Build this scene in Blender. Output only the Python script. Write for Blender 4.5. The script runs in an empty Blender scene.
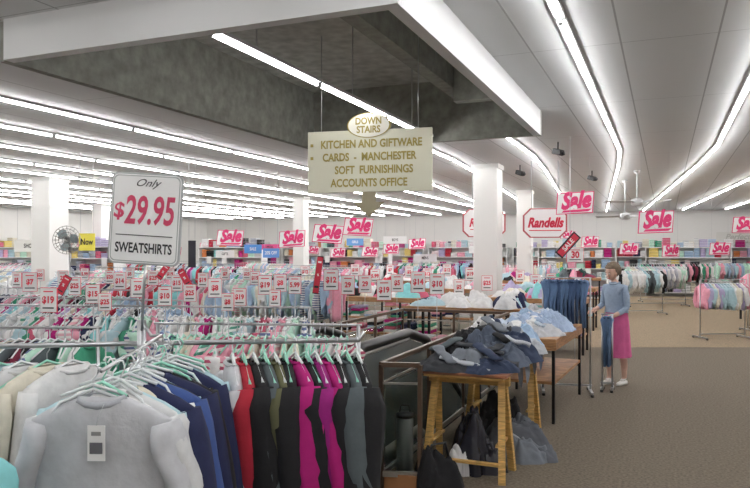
import bpy, bmesh, math, random
from mathutils import Vector, Matrix, noise
random.seed(7)
sc=bpy.context.scene
sc.view_settings.view_transform='Standard'
sc.view_settings.look='None'
EYE=1.8; TH=math.radians(22.5); CT,ST=math.cos(TH),math.sin(TH)
CEIL=3.5
def R(a,t): return (a*CT+t*ST, -a*ST+t*CT)          # store frame -> world
def sv(b,e,d): return Vector((b/700*d, d, EYE+e/700*d))  # survey reading (bearing, elevation, distance)
Rz=lambda a: Matrix.Rotation(a,4,'Z')
Rx=lambda a: Matrix.Rotation(a,4,'X')
Ry=lambda a: Matrix.Rotation(a,4,'Y')
T=lambda x,y,z: Matrix.Translation((x,y,z))
# ------------------------------------------------------------------ materials
MC={}
def mat(rgb,rough=.6,metal=0,kind='plain',emit=0,alpha=1,rgb2=None,scale=30):
    key=(tuple(rgb),rough,metal,kind,emit,alpha,rgb2,scale)
    if key in MC: return MC[key]
    m=bpy.data.materials.new(kind+'_%d'%len(MC)); m.use_nodes=True
    nt=m.node_tree; b=nt.nodes['Principled BSDF']
    b.inputs['Base Color'].default_value=(*rgb,1); b.inputs['Roughness'].default_value=rough; b.inputs['Metallic'].default_value=metal
    N=nt.nodes.new; L=nt.links.new
    if emit:
        b.inputs['Emission Color'].default_value=(*rgb,1); b.inputs['Emission Strength'].default_value=emit
    if kind=='glass':
        b.inputs['Transmission Weight'].default_value=1; b.inputs['IOR'].default_value=1.05
    if kind in('cloth','concrete','carpet','wood','paint','stripe','ceiling'):
        tc=N('ShaderNodeTexCoord')
        nz=N('ShaderNodeTexNoise'); nz.inputs['Scale'].default_value=scale; nz.inputs['Detail'].default_value=4
        L(tc.outputs['Object'],nz.inputs['Vector'])
        mx=N('ShaderNodeMix'); mx.data_type='RGBA'
        k={'cloth':.82,'concrete':.78,'carpet':.62,'wood':.62,'paint':.94,'stripe':1,'ceiling':.95}[kind]
        mx.inputs[6].default_value=(*[c*k for c in rgb],1)
        mx.inputs[7].default_value=(*(rgb2 if rgb2 else [min(1,c*(2-k) if kind!='paint' else c) for c in rgb]),1)
        src=nz.outputs['Fac']
        if kind=='wood':
            mp=N('ShaderNodeMapping'); mp.inputs['Scale'].default_value=(1,1,9)
            L(tc.outputs['Object'],mp.inputs['Vector']); L(mp.outputs[0],nz.inputs['Vector']); nz.inputs['Distortion'].default_value=2
        if kind=='stripe':
            sp=N('ShaderNodeSeparateXYZ'); L(tc.outputs['Object'],sp.inputs[0])
            ml=N('ShaderNodeMath'); ml.operation='MULTIPLY'; ml.inputs[1].default_value=scale; L(sp.outputs[2],ml.inputs[0])
            fr=N('ShaderNodeMath'); fr.operation='FRACT'; L(ml.outputs[0],fr.inputs[0])
            gt=N('ShaderNodeMath'); gt.operation='GREATER_THAN'; gt.inputs[1].default_value=.5; L(fr.outputs[0],gt.inputs[0]); src=gt.outputs[0]
        if kind=='ceiling':
            sp=N('ShaderNodeSeparateXYZ'); L(tc.outputs['Object'],sp.inputs[0])
            outs=[]
            for ax,per,wd in((0,.725,.010),(1,2.4,.006)):
                ml=N('ShaderNodeMath'); ml.operation='MULTIPLY_ADD'; ml.inputs[1].default_value=1/per; ml.inputs[2].default_value=.47; L(sp.outputs[ax],ml.inputs[0])
                fr=N('ShaderNodeMath'); fr.operation='FRACT'; L(ml.outputs[0],fr.inputs[0])
                gt=N('ShaderNodeMath'); gt.operation='LESS_THAN'; gt.inputs[1].default_value=wd/per*1.5; L(fr.outputs[0],gt.inputs[0]); outs.append(gt)
            mm=N('ShaderNodeMath'); mm.operation='MAXIMUM'; L(outs[0].outputs[0],mm.inputs[0]); L(outs[1].outputs[0],mm.inputs[1])
            src=mm.outputs[0]
            mx.inputs[6].default_value=(*rgb,1); mx.inputs[7].default_value=(*[c*.55 for c in rgb],1)
        if kind=='concrete' or kind=='carpet' or kind=='wood':
            cr=N('ShaderNodeMapRange'); cr.inputs[1].default_value=.3; cr.inputs[2].default_value=.7; L(src,cr.inputs[0]); src=cr.outputs[0]
        L(src,mx.inputs[0]); L(mx.outputs[2],b.inputs['Base Color'])
        if kind in('cloth','concrete','carpet','stripe'):
            bp=N('ShaderNodeBump'); bp.inputs['Strength'].default_value=.35; bp.inputs['Distance'].default_value=.01
            L(nz.outputs['Fac'],bp.inputs['Height']); L(bp.outputs[0],b.inputs['Normal'])
    MC[key]=m; return m
def cl(r,g,b): return mat((r,g,b),.9,0,'cloth',scale=22)
def stripe(c1,c2,s=28): return mat(c1,.9,0,'stripe',rgb2=c2,scale=s)
WHITE=mat((.8,.8,.8),.5,0,'paint',scale=3); CHROME=mat((.5,.51,.53),.28,1); BLACK=mat((.015,.015,.017),.5)
WIRE=mat((.5,.52,.54),.35,.8); CARD=mat((.9,.9,.9),.5); RED=mat((.70,.04,.08),.5)
GREYEDGE=mat((.35,.36,.38),.4); PLASTIC=mat((.85,.88,.9),.25); MINT=mat((.35,.75,.6),.3)
# ------------------------------------------------------------------ mesh builder
class MB:
    def __init__(s): s.v=[];s.f=[];s.m=[];s.mats=[];s.sm=[]
    def mi(s,m):
        if m not in s.mats: s.mats.append(m)
        return s.mats.index(m)
    def add(s,vs,fs,m,M=None,smooth=False):
        o=len(s.v); i=s.mi(m)
        s.v+= [tuple(M@Vector(p)) for p in vs] if M else [tuple(p) for p in vs]
        for f in fs: s.f.append([k+o for k in f]); s.m.append(i); s.sm.append(smooth)
    def box(s,c,d,m,M=None,bev=0):
        x,y,z=[q/2 for q in d]; cx,cy,cz=c
        if bev:
            b=bev
            vs=[];fs=[]
            ring=[(x-b,-y),(x,-y+b),(x,y-b),(x-b,y),(-x+b,y),(-x,y-b),(-x,-y+b),(-x+b,-y)]
            for zz,sc_ in((-z,0),(-z+b,1),(z-b,1),(z,0)):
                for px,py in ring:
                    k=b*(1-sc_); sx=px-math.copysign(min(k,abs(px)),px); sy=py-math.copysign(min(k,abs(py)),py)
                    vs.append((cx+sx,cy+sy,cz+zz))
            for r in range(3):
                for i in range(8): j=(i+1)%8; fs.append([r*8+i,r*8+j,r*8+8+j,r*8+8+i])
            fs.append(list(range(7,-1,-1))); fs.append(list(range(24,32)))
            s.add(vs,fs,m,M); return
        vs=[(cx+i*x,cy+j*y,cz+k*z) for k in(-1,1) for j in(-1,1) for i in(-1,1)]
        s.add(vs,[[0,2,3,1],[4,5,7,6],[0,1,5,4],[2,6,7,3],[0,4,6,2],[1,3,7,5]],m,M)
    def beam(s,p,q,w,h,m,M=None):
        p=Vector(p);q=Vector(q);d=q-p;L=d.length
        rot=d.to_track_quat('Z','Y').to_matrix().to_4x4()
        MM=Matrix.Translation((p+q)/2)@rot
        s.box((0,0,0),(w,h,L),m,(M@MM) if M else MM)
    def tube(s,pts,rad,m,M=None,n=6,cap=True):
        pts=[Vector(p) for p in pts]
        if not hasattr(rad,'__len__'): rad=[rad]*len(pts)
        vs=[];fs=[];up=Vector((0,0,1))
        for i,p in enumerate(pts):
            d=(pts[min(i+1,len(pts)-1)]-pts[max(i-1,0)]).normalized()
            u=d.cross(up)
            if u.length<.05: u=d.cross(Vector((0,1,0)))
            u.normalize(); w=u.cross(d)
            r=rad[i]; rx,ry=(r if isinstance(r,tuple) else (r,r))
            for k in range(n):
                a=2*math.pi*k/n; vs.append(p+u*math.cos(a)*rx+w*math.sin(a)*ry)
        for i in range(len(pts)-1):
            for k in range(n): j=(k+1)%n; fs.append([i*n+k,i*n+j,(i+1)*n+j,(i+1)*n+k])
        if cap: fs.append(list(range(n-1,-1,-1))); fs.append([(len(pts)-1)*n+k for k in range(n)])
        s.add(vs,fs,m,M,True)
    def obj(s,name,parent=None):
        me=bpy.data.meshes.new(name); me.from_pydata(s.v,[],s.f)
        for m in s.mats: me.materials.append(m)
        me.polygons.foreach_set('material_index',s.m); me.polygons.foreach_set('use_smooth',s.sm); me.update()
        bm=bmesh.new(); bm.from_mesh(me); bmesh.ops.recalc_face_normals(bm,faces=bm.faces); bm.to_mesh(me); bm.free()
        o=bpy.data.objects.new(name,me); sc.collection.objects.link(o)
        if parent: o.parent=parent
        return o
TXT={}
def text(mb,body,size,m,M,shear=0,offset=0,sx=1):
    key=(body,shear,offset)
    if key not in TXT:
        cu=bpy.data.curves.new('t','FONT'); cu.body=body; cu.size=1; cu.shear=shear; cu.offset=offset; cu.align_x='CENTER'; cu.align_y='CENTER'; cu.resolution_u=3
        ob=bpy.data.objects.new('t',cu); sc.collection.objects.link(ob)
        dg=bpy.context.evaluated_depsgraph_get(); me=ob.evaluated_get(dg).to_mesh()
        TXT[key]=([tuple(v.co) for v in me.vertices],[list(p.vertices) for p in me.polygons])
        ob.evaluated_get(dg).to_mesh_clear(); bpy.data.objects.remove(ob); bpy.data.curves.remove(cu)
    vs,fs=TXT[key]
    mb.add([(x*size*sx,0,y*size) for x,y,z in vs],fs,m,M)
# ------------------------------------------------------------------ garments
def garment(mb,M,m,w=.23,L=.62,th=.028,sleeve=.45,n=10,collar=None,seed=0,hi=False,spread=.06):
    rnd=random.Random(seed); ph=rnd.random()*6
    z0=-.085
    lv=[(z0,.065,.6),(z0-.012,.095,.8),(z0-.045,w*.72,1),(z0-.075,w*.93,1.1),(z0-.12,w*.99,1.15),(z0-.2,w*.95,1.2),(z0-.35,w*.95,1.25),(z0-.5,w*.96,1.2),(z0-L*.90,w*.97,1.15),(z0-L*.91,w*.90,.95),(z0-L,w*.88,.9)]
    if hi:
        nn=[]
        for i in range(len(lv)-1):
            for k in range(4):
                f=k/4; nn.append(tuple(lv[i][q]*(1-f)+lv[i+1][q]*f for q in range(3)))
        nn.append(lv[-1]); lv=nn
    vs=[];fs=[]
    for (z,hw,t) in lv:
        dz=(z0-z)/L
        for k in range(n):
            a=2*math.pi*k/n; c,s_=math.cos(a),math.sin(a)
            x=hw*math.copysign(abs(c)**.75,c); y=th*t*math.copysign(abs(s_)**.8,s_)
            y+= (.008 if not hi else .005)*dz*math.sin(x*30+ph)
            if hi:
                q=noise.noise(Vector((x*5+ph,z*2.5,s_)))*.018+noise.noise(Vector((x*11+z*7,z*5-x*5+ph,s_*2)))*.006; y+=q*min(1,dz*4+.1)
            vs.append((x,y,z+(.012*math.sin(x*20+ph)*dz)))
    for i in range(len(lv)-1):
        for k in range(n): j=(k+1)%n; fs.append([i*n+k,i*n+j,(i+1)*n+j,(i+1)*n+k])
    fs.append([(len(lv)-1)*n+k for k in range(n)])
    mb.add(vs,fs,m,M,True)
    if sleeve>0:
        for sg in(-1,1):
            st=7 if not hi else 16; pts=[];rad=[]
            for i in range(st):
                f=i/(st-1)
                x=sg*(w*.84+spread*1.5*f+.008*math.sin(f*3)); z=z0-.085-sleeve*f; y=.005*math.sin(f*4+ph)+ (.004*math.sin(f*13+ph) if hi else 0)
                r=.082*(1-f)+.056*f
                if f>.93: r=.04
                if i==0: r=.05
                if hi: r*=1+.04*math.sin(f*17+ph)
                pts.append((x,y,z)); rad.append((r,th*1.2*(1-.2*f)) )
            mb.tube(pts,rad,m,M,n=8 if not hi else 14)
    cm=collar or m
    k=12; pts=[(.075*math.cos(a),.032*math.sin(a),z0-.006-.022*max(0,-math.sin(a))) for a in [2*math.pi*i/k for i in range(k+1)]]
    mb.tube(pts,.010 if not hi else .013,cm,M,n=5,cap=False)
def hanger(mb,M,m,w=.2,big=False):
    mb.tube([(0,0,-.075),(0,0,-.035),(.012,0,-.02),(.018,0,-.002),(.008,0,.013),(-.008,0,.012),(-.015,0,.0)],.0028 if not big else .0035,m if big else WIRE,M,n=4)
    mb.tube([(-w,0,-.15),(-.1,0,-.105),(0,0,-.065),(.1,0,-.105),(w,0,-.15)],[(.006,.006)]*5,m,M,n=4)
    if big: mb.tube([(-.1,0,-.085),(0,0,-.05),(.1,0,-.085)],.006,m,M,n=5)
def jeans(mb,M,m,w=.11,L=.6,seed=0):
    r=random.Random(seed)
    for sg in(-1,1):
        mb.tube([(sg*w*.35,0,-.04),(sg*w*.5,.004,-.07),(sg*w*.52,.006*r.random(),-.3),(sg*w*.55,.0,-L)],[(w*.4,.02),(w*.52,.026),(w*.48,.022),(w*.45,.02)],m,M,n=8)
    mb.tube([(-w*.9,0,-.04),(w*.9,0,-.04)],[(.02,.02)]*2,m,M,n=6)
def rack(name,x,y,length,yaw,zr,pal,sp=.05,L=.6,sleeve=.4,hang=PLASTIC,kind='g',jit=.12,n=8,w=.22,frame=True,cols=None,foot=.26,tags=False):
    mb=MB(); MT=T(x,y,0)@Rz(yaw)
    h=length/2
    mb.tube([(-h,0,zr),(h,0,zr)],.008,CHROME,MT,n=8)
    if frame:
        for sg in(-1,1):
            X=sg*(h-.02)
            mb.tube([(X,0,.04),(X,0,zr+.0)],.012,CHROME,MT,n=8)
            mb.beam((X,-foot,.04),(X,foot,.04),.03,.03,CHROME,MT)
            for s2 in(-1,1): mb.tube([(X,s2*(foot-.01),.0),(X,s2*(foot-.01),.03)],.02,BLACK,MT,n=8)
        mb.beam((-h,0,.1),(h,0,.1),.02,.02,CHROME,MT)
    s=-h+.06; i=0
    while s<h-.05:
        m=(cols[i%len(cols)] if cols else random.choice(pal))
        GM=MT@T(s,0,zr)@Rz(math.pi/2+random.uniform(-jit,jit))@Ry(random.uniform(-.03,.03))
        sd=random.randint(0,9999)
        if kind=='g':
            garment(mb,GM,m,w=w*random.uniform(.92,1.06),L=L*random.uniform(.9,1.08),sleeve=sleeve*random.uniform(.85,1.1) if sleeve else 0,n=n,seed=sd,th=.022,spread=.02)
            hanger(mb,GM,hang,w*.85)
            if tags and i%2==0: mb.box((-w*.9,-.04,-.22),(.004,.035,.05),CARD,GM)
        else: jeans(mb,GM,m,w=w,L=L,seed=sd)
        s+=sp*random.uniform(.8,1.25); i+=1
    return mb
def heap(mb,c,rx,ry,h,m,yaw=0,seed=0,nr=20,na=60):
    vs=[(0,0,h)];fs=[];o=Vector((seed*3.17,seed*1.3,0)); dr=seed*1.9
    for i in range(1,nr+1):
        f=i/nr
        for k in range(na):
            a=2*math.pi*k/na; c_,s_=math.cos(a),math.sin(a)
            rr=f*(1+.38*noise.noise(Vector((c_*1.5,s_*1.5,seed*2.1)))+.14*noise.noise(Vector((c_*4.5,s_*4.5,seed*1.1))))
            x=rx*1.08*math.copysign(abs(c_)**.7,c_)*rr; y=ry*1.08*math.copysign(abs(s_)**.7,s_)*rr
            q=noise.noise(Vector((x*5,y*5,0))+o); wq=noise.noise(Vector((x*9,y*9,5))+o)
            u=x*math.cos(dr)+y*math.sin(dr)+wq*.07; v_=-x*math.sin(dr)+y*math.cos(dr)
            q2=abs(noise.noise(Vector((u*17,v_*3.5,2))+o)); q3=abs(noise.noise(Vector((u*8+v_*20,v_*9-u*12,7))+o))
            z=h*((1-f**3)*(1+.42*q)+.10-.75*(.35-min(q2,.35))*(1-f**8)-.35*(.3-min(q3,.3)))
            if f>.99: z=0
            vs.append((x,y,max(z,0.0)))
    for k in range(na): fs.append([0,1+k,1+(k+1)%na])
    for i in range(nr-1):
        for k in range(na):
            j=(k+1)%na; a=1+i*na; fs.append([a+k,a+na+k,a+na+j,a+j])
    mb.add(vs,fs,m,T(*c)@Rz(yaw),True)
def limb(mb,p,yaw,L,m,drop=.05,seed=0,r=.05):
    # a loose sleeve / trouser leg lying over a pile
    rn=random.Random(seed); pts=[];rad=[]; x,y,z=p; a=yaw
    for i in range(9):
        f=i/8; pts.append((x,y,z-drop*f+.008*math.sin(f*11+seed))); rad.append((r*(1-.25*f)*(1+.08*math.sin(f*19+seed)),.018+.004*math.sin(f*15+seed)))
        a+=rn.uniform(-.22,.22); x+=math.cos(a)*L/8; y+=math.sin(a)*L/8
    mb.tube(pts,rad,m,n=10)
# ------------------------------------------------------------------ room shell
def store_obj(mb,name):
    o=mb.obj(name); o.rotation_euler=(0,0,-TH); return o
A0,A1,T0,T1=-24,9,-4,33
def rect(mb,a0,a1,t0,t1,z,m): mb.add([(a0,t0,z),(a1,t0,z),(a1,t1,z),(a0,t1,z)],[[0,1,2,3]],m)
def ringrect(mb,z,m,hole):
    a0,a1,t0,t1=hole
    rect(mb,A0,a0,T0,T1,z,m); rect(mb,a1,A1,T0,T1,z,m); rect(mb,a0,a1,T0,t0,z,m); rect(mb,a0,a1,t1,T1,z,m)
CARPET=mat((.158,.130,.095),.95,0,'carpet',scale=45); TAN=mat((.28,.215,.14),.95,0,'carpet',scale=45)
VOID=(-3.4,-2.05,5.45,9.4)
mb=MB(); ringrect(mb,0,CARPET,VOID)
store_obj(mb,'floor')
mb=MB(); mb.add([(4.0,12.9,.006),(13,12.9,.006),(15.3,27,.006),(6.6,27,.006)],[[0,1,2,3]],TAN); mb.obj('floor_carpet_strip')
CM=mat((.70,.715,.725),.7,0,'ceiling'); COF=(-4.5,-1.4,3.75,8.65)
mb=MB(); ringrect(mb,CEIL,CM,COF); store_obj(mb,'ceiling')
WALL=mat((.78,.775,.75),.7,0,'paint',scale=2)
for nm,c,d in(('wall_back',((A0+A1)/2,T1+.1,CEIL/2),(A1-A0,.2,CEIL)),('wall_front',((A0+A1)/2,T0-.1,CEIL/2),(A1-A0,.2,CEIL)),
              ('wall_left',(A0-.1,(T0+T1)/2,CEIL/2),(.2,T1-T0,CEIL)),('wall_right',(A1+.1,(T0+T1)/2,CEIL/2),(.2,T1-T0,CEIL))):
    mb=MB(); mb.box(c,d,WALL); store_obj(mb,nm)
mb=MB(); mb.box(((A0+A1)/2,T1-.02,.06),(A1-A0,.03,.12),BLACK); store_obj(mb,'baseboard_back')
# ceiling recess above the stairwell
CONC=mat((.29,.295,.265),.95,0,'concrete',scale=9); CONC2=mat((.50,.505,.48),.95,0,'concrete',scale=7)
FASC=mat((.80,.81,.82),.5,0,'paint',scale=3)
mb=MB(); a0,a1,t0,t1=COF; zt=3.98; zb=3.2; e=.09
mb.box(((a0+a1)/2,t0+.01,(zb+CEIL)/2),(a1-a0,e,CEIL-zb),FASC); mb.box((a1-e/2,(t0+t1)/2,(zb+CEIL)/2),(e,t1-t0-.0,CEIL-zb+.002),FASC)
mb.box((a0-.04,(t0+t1)/2,(zb+zt)/2),(.08,t1-t0,zt-zb),CONC)
mb.box(((a0+a1)/2,t1+.04,(zb+zt)/2),(a1-a0,.08,zt-zb),CONC)
mb.box((a1+.045,(t0+t1)/2,(CEIL+zt)/2+.01),(.08,t1-t0,zt-CEIL),CONC); mb.box(((a0+a1)/2,t0-.05,(CEIL+zt)/2+.01),(a1-a0,.08,zt-CEIL),CONC)
mb.box(((a0+a1)/2,(t0+t1)/2,zt+.05),(a1-a0+.2,t1-t0+.2,.1),CONC2)
mb.box((a0+2.15,(t0+t1)/2,3.83),(.16,t1-t0,.3),CONC)
mb.box(((a0+2.23+a1)/2,t1-.75,3.75),(a1-a0-2.25,.16,.46),CONC)
store_obj(mb,'ceiling_recess')
# fluorescent strips
TUBE=mat((1,.985,.975),.5,emit=36.0); FIX=mat((.5,.5,.51),.5)
def bent(a,t,tb=13.0):
    return (a-(t-tb)*math.tan(math.radians(5)),t) if (t>tb and a>-5.6) else (a,t)
mb=MB()
def strip(p,q,z=CEIL):
    p=Vector((*p,z-.015));q=Vector((*q,z-.015)); d=(q-p).normalized()
    mb.beam(p,q,.028,.075,FIX) if abs(d.x)>abs(d.y) else mb.beam(p,q,.075,.028,FIX)
    dn=Vector((0,0,-.032)); mb.tube([p+d*.03+dn,q-d*.03+dn],.014,TUBE,n=6)
    for w in(p+d*.015,q-d*.015): mb.beam(w,w+dn*1.5,.03,.02,FIX)
aa=[-21.3,-20.1,-18.2,-17,-15.7,-14.3,-12.6,-11.3,-9.75,-8.2,-6.75,-5.1,-3.6,-2.15,-.7,.78,2.3,3.9]
for a in aa:
    t=-2.0
    while t<T1-2.5:
        t2=t+2.4
        inside = COF[0]<a<COF[1] and t2>COF[2]-.05 and t<COF[3]+.05
        if a==-5.1 and t<9.4: inside=True
        if not inside and bent(a,t)[0]>A0+.3: strip(bent(a,t+.01),bent(a,t2-.01))
        t=t2
for k in range(3): strip((-2.76,3.83+k*1.57),(-2.76,3.83+k*1.57+1.55),3.27)
for k in range(3): mb.tube([(-2.76,4.4+k*1.7,3.26),(-2.76,4.4+k*1.7,3.98)],.006,FIX)
store_obj(mb,'fluorescent_light')
# columns
COL=mat((.82,.82,.80),.55,0,'paint',scale=2)
for (u,e,wd,d) in((113,85,.48,14.0),(-325,72,.58,16.5),(-74,53,.38,22.4),(-274,46,.45,25.8),(150,60,.4,20)):
    x=u/700*d; mb=MB(); M=T(x,d,0)@Rz(-TH)
    mb.box((0,0,CEIL/2),(wd,wd,CEIL-.01),COL,M,bev=.015); mb.box((0,0,.08),(wd+.04,wd+.04,.16),GREYEDGE,M); mb.box((0,0,CEIL-.05),(wd+.05,wd+.05,.09),COL,M)
    mb.obj('column')
# ------------------------------------------------------------------ stairwell + escalator
BR=mat((.13,.085,.06),.35,.4); STEEL=mat((.45,.44,.42),.3,.9); GL=mat((.9,.97,.95),.03,0,'glass'); RUB=mat((.012,.012,.012),.35)
a0,a1,t0,t1=VOID
WELL=mat((.3,.29,.27),.8,0,'paint')
mb=MB()
for c,d in(((a0-.03,(t0+t1)/2,-1.5),(.06,t1-t0,2.95)),((a1+.03,(t0+t1)/2,-1.5),(.06,t1-t0,2.95)),(((a0+a1)/2,t0-.03,-1.5),(a1-a0,.06,2.95)),(((a0+a1)/2,t1+.03,-1.5),(a1-a0,.06,2.95)),(((a0+a1)/2,(t0+t1)/2,-3.0),(a1-a0,t1-t0,.06))):
    mb.box(c,d,WELL)
store_obj(mb,'wall_stairwell')
mb=MB()
def railing(p,q,posts):
    p=Vector((*p,0));q=Vector((*q,0)); n=posts
    mb.beam(p+Vector((0,0,.94)),q+Vector((0,0,.94)),.035,.035,BR)
    mb.beam(p+Vector((0,0,.12)),q+Vector((0,0,.12)),.03,.04,STEEL); mb.beam(p+Vector((0,0,.80)),q+Vector((0,0,.80)),.015,.015,STEEL)
    for i in range(n+1):
        r=p.lerp(q,i/n); mb.beam(r,r+Vector((0,0,.94)),.03,.03,BR)
    for i in range(n):
        u=p.lerp(q,(i+.06)/n)+Vector((0,0,.46)); v=p.lerp(q,(i+.94)/n)+Vector((0,0,.46))
        mb.beam(u,v,.008,.62,GL)
railing((-1.97,4.88),(-1.97,t1+.1),4); railing((-1.97,t1+.1),(a0-.1,t1+.1),2); railing((a0-.1,t1+.1),(a0-.1,t0-.1),4)
railing((-1.97,4.88),(-1.69,4.96),1)
mb.box((-1.83,4.91,.06),(.26,.02,.12),mat((.35,.16,.07),.35))
store_obj(mb,'stair_railing')
mb=MB(); ESC=mat((.13,.15,.15),.15,.2)
for a in(-2.24,-3.17):
    pts=[]; cy,cz,r=5.12,.62,.40
    for k in range(17):
        ang=math.radians(262-k*172/16); pts.append((a,cy+r*math.cos(ang),cz+r*math.sin(ang)))
    pts+=[(a,cy+.5,1.02),(a,cy+1.1,1.02),(a,cy+1.6,.90),(a,cy+2.2,.54),(a,cy+4.0,-.6)]
    mb.tube(pts,[(.05,.045)]*len(pts),RUB,n=12)
    ins=[(a,cy+(r-.06)*math.cos(math.radians(262-k*172/16)),cz+(r-.06)*math.sin(math.radians(262-k*172/16))) for k in range(17)]
    body=ins+[(a,cy+1.1,.96),(a,cy+1.6,.84),(a,cy+2.2,.47),(a,cy+4.0,-.66),(a,cy+4.0,-1.4),(a,cy+1.3,.0),(a,cy-.25,.0)]
    nb_=len(body); mb.add([(x-.02,y,z) for x,y,z in body]+[(x+.02,y,z) for x,y,z in body],[list(range(nb_)),list(range(2*nb_-1,nb_-1,-1))]+[[i,(i+1)%nb_,nb_+(i+1)%nb_,nb_+i] for i in range(nb_)],ESC)
    mb.tube(ins+[(a,cy+1.1,.96)],.025,STEEL,n=8)
    mb.tube([(a,cy-.25,.06),(a,cy+1.3,.06),(a,cy+3.9,-1.3)],[(.06,.06)]*3,STEEL,n=8)
mb.box((-2.70,5.2,.008),(.85,.55,.012),STEEL)
for k in range(14):
    z=-.02-max(0,k-2)*.17; mb.box((-2.70,t0+.15+k*.27,z-.09),(.78,.27,.18),STEEL)
store_obj(mb,'escalator')
mb=MB(); x,y=.235,5.50
mb.tube([(0,0,0),(0,0,.02),(0,0,.47),(0,0,.49)],[.062,.067,.067,.06],mat((.2,.21,.21),.35,.7),T(x,y,0),n=20); mb.tube([(0,0,.49),(0,0,.52),(0,0,.53)],[.07,.07,.045],BLACK,T(x,y,0),n=20); mb.tube([(-.04,0,.53),(-.03,0,.58),(.03,0,.58),(.04,0,.53)],.007,BLACK,T(x,y,0))
mb.obj('litter_bin')
# ------------------------------------------------------------------ front four-way rack
G1=cl(.53,.54,.57); G2=cl(.62,.63,.64); NAVY=cl(.015,.02,.07); BLK=cl(.012,.012,.014); DG=cl(.02,.07,.06); RD=cl(.42,.02,.04); MAG=cl(.42,.01,.17); PUR=cl(.28,.01,.17)
CREAM=cl(.7,.66,.55); WHT=cl(.78,.78,.78); TEAL=cl(.25,.62,.64); PALE=cl(.42,.60,.66); MINTC=cl(.5,.75,.62); DKG=cl(.09,.11,.12); BLU=cl(.04,.08,.25); OLV=cl(.12,.12,.06)
PNK=cl(.78,.35,.45); MAR=cl(.2,.02,.05); LAV=cl(.45,.4,.6); YEL=cl(.75,.6,.2); DEN=cl(.10,.17,.30); DEN2=cl(.05,.09,.18); SKY=cl(.35,.48,.65); ROSE=cl(.6,.12,.2); GRN=cl(.05,.3,.18); ORG=cl(.6,.2,.06)
cxr,cyr=-1.0,3.0
mb=MB()
mb.tube([(cxr,cyr,.03),(cxr,cyr,1.5)],.02,CHROME,n=10)
for k in range(4):
    a=k*math.pi/2+.3; mb.beam((cxr,cyr,.04),(cxr+.5*math.cos(a),cyr+.5*math.sin(a),.04),.04,.04,CHROME)
ZR=1.44
mb.tube([(cxr,cyr,1.5),(cxr+.06,cyr-.06,ZR),(-.9,2.95,ZR),(-.86,2.20,ZR-.02)],.007,CHROME,n=8)
mb.tube([(cxr,cyr,1.40),(-.07,3.11,1.40),(-.05,3.11,1.44)],.011,CHROME,n=8)
mb.tube([(cxr,cyr,1.40),(-1.95,2.85,1.40)],.011,CHROME,n=8)
seq=[G1,WHT,G2,PALE,CREAM,NAVY,WHT,BLU,BLK,PALE,NAVY,BLK,TEAL,BLK,G2,NAVY,PALE,BLK]
for i,m in enumerate(seq):
    f=i/(len(seq)-1); y=2.24+.68*f; x=-.865+.025*random.uniform(-1,1)+.01*f
    yw=-.02 if i==0 else random.uniform(-.2,.2)
    GM=T(x,y,ZR-.02)@Rz(yw)@Ry(0 if i==0 else random.uniform(-.04,.04))
    garment(mb,GM,m,w=.242 if i==0 else .238*random.uniform(.95,1.06),L=.66,sleeve=.52,n=(64 if i==0 else 24),seed=i+3,hi=(i<3),spread=.06,th=.036,collar=(cl(.42,.44,.48) if i==0 else None))
    hanger(mb,T(x+random.uniform(-.04,.04),y,ZR-.02)@Rz(yw+random.uniform(-.5,.5)),MINT if i%5==1 else PLASTIC,.13,big=True)
    if i in(2,5,9,12): mb.box((.05,-.05,-.20),(.045,.003,.07),CARD,GM)
GMt=T(-.865,2.185,ZR-.02)@Rz(-.02)
mb.box((-.0,-.012,-.22),(.055,.003,.11),CARD,GMt); mb.box((0,-.0145,-.235),(.04,.001,.035),mat((.15,.15,.17)),GMt); mb.box((0,-.0145,-.19),(.03,.001,.012),mat((.3,.3,.3)),GMt); mb.tube([(0,-.013,-.165),(.01,-.012,-.13),(.02,.0,-.10)],.001,WIRE,GMt,n=3)
seq=[G1,RD,BLK,DKG,OLV,BLK,MAG,BLK,PUR,MAG,BLK,DKG,BLK]
for i,m in enumerate(seq):
    f=i/(len(seq)-1); x=-.62+.54*f; y=3.05+.06*f
    GM=T(x,y,1.40)@Rz(math.pi/2+.34+random.uniform(-.1,.1))@Ry(random.uniform(-.02,.04))
    garment(mb,GM,m,w=.235,L=.68,sleeve=.5,n=20,seed=i+40,th=.032,spread=.03)
    hanger(mb,GM,MINT if i%2 else PLASTIC,big=True)
seq=[WHT,CREAM,G2,PALE,WHT,TEAL,CREAM]
for i,m in enumerate(seq):
    f=i/(len(seq)-1); x=-1.28-.6*f; y=2.96-.1*f
    GM=T(x,y,1.40)@Rz(math.pi/2-.5+random.uniform(-.1,.1))
    garment(mb,GM,m,w=.235,L=.68,sleeve=.5,n=16,seed=i+70,th=.032,spread=.03); hanger(mb,GM,MINT if i%2 else PLASTIC)
mb.obj('clothing_rack')
mb=MB(); M=T(-1.21,2.0,0)
mb.tube([(-.35,.1,0),(-.35,.1,1.39),(0,0,1.39),(.04,0,1.39)],.011,CHROME,M,n=8); mb.beam((-.6,.1,.02),(-.1,.1,.02),.04,.04,CHROME,M); mb.beam((-.35,-.15,.02),(-.35,.35,.02),.04,.04,CHROME,M)
for i,m in enumerate([TEAL,PALE]):
    GM=M@T(-.05-.09*i,.07*i-.02,1.36)@Rz(.1); garment(mb,GM,m,w=.185,L=.62,sleeve=.5,n=30,seed=i+90,hi=True,th=.03,spread=.01); hanger(mb,GM,PLASTIC,.15)
mb.obj('clothing_rack')
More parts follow.
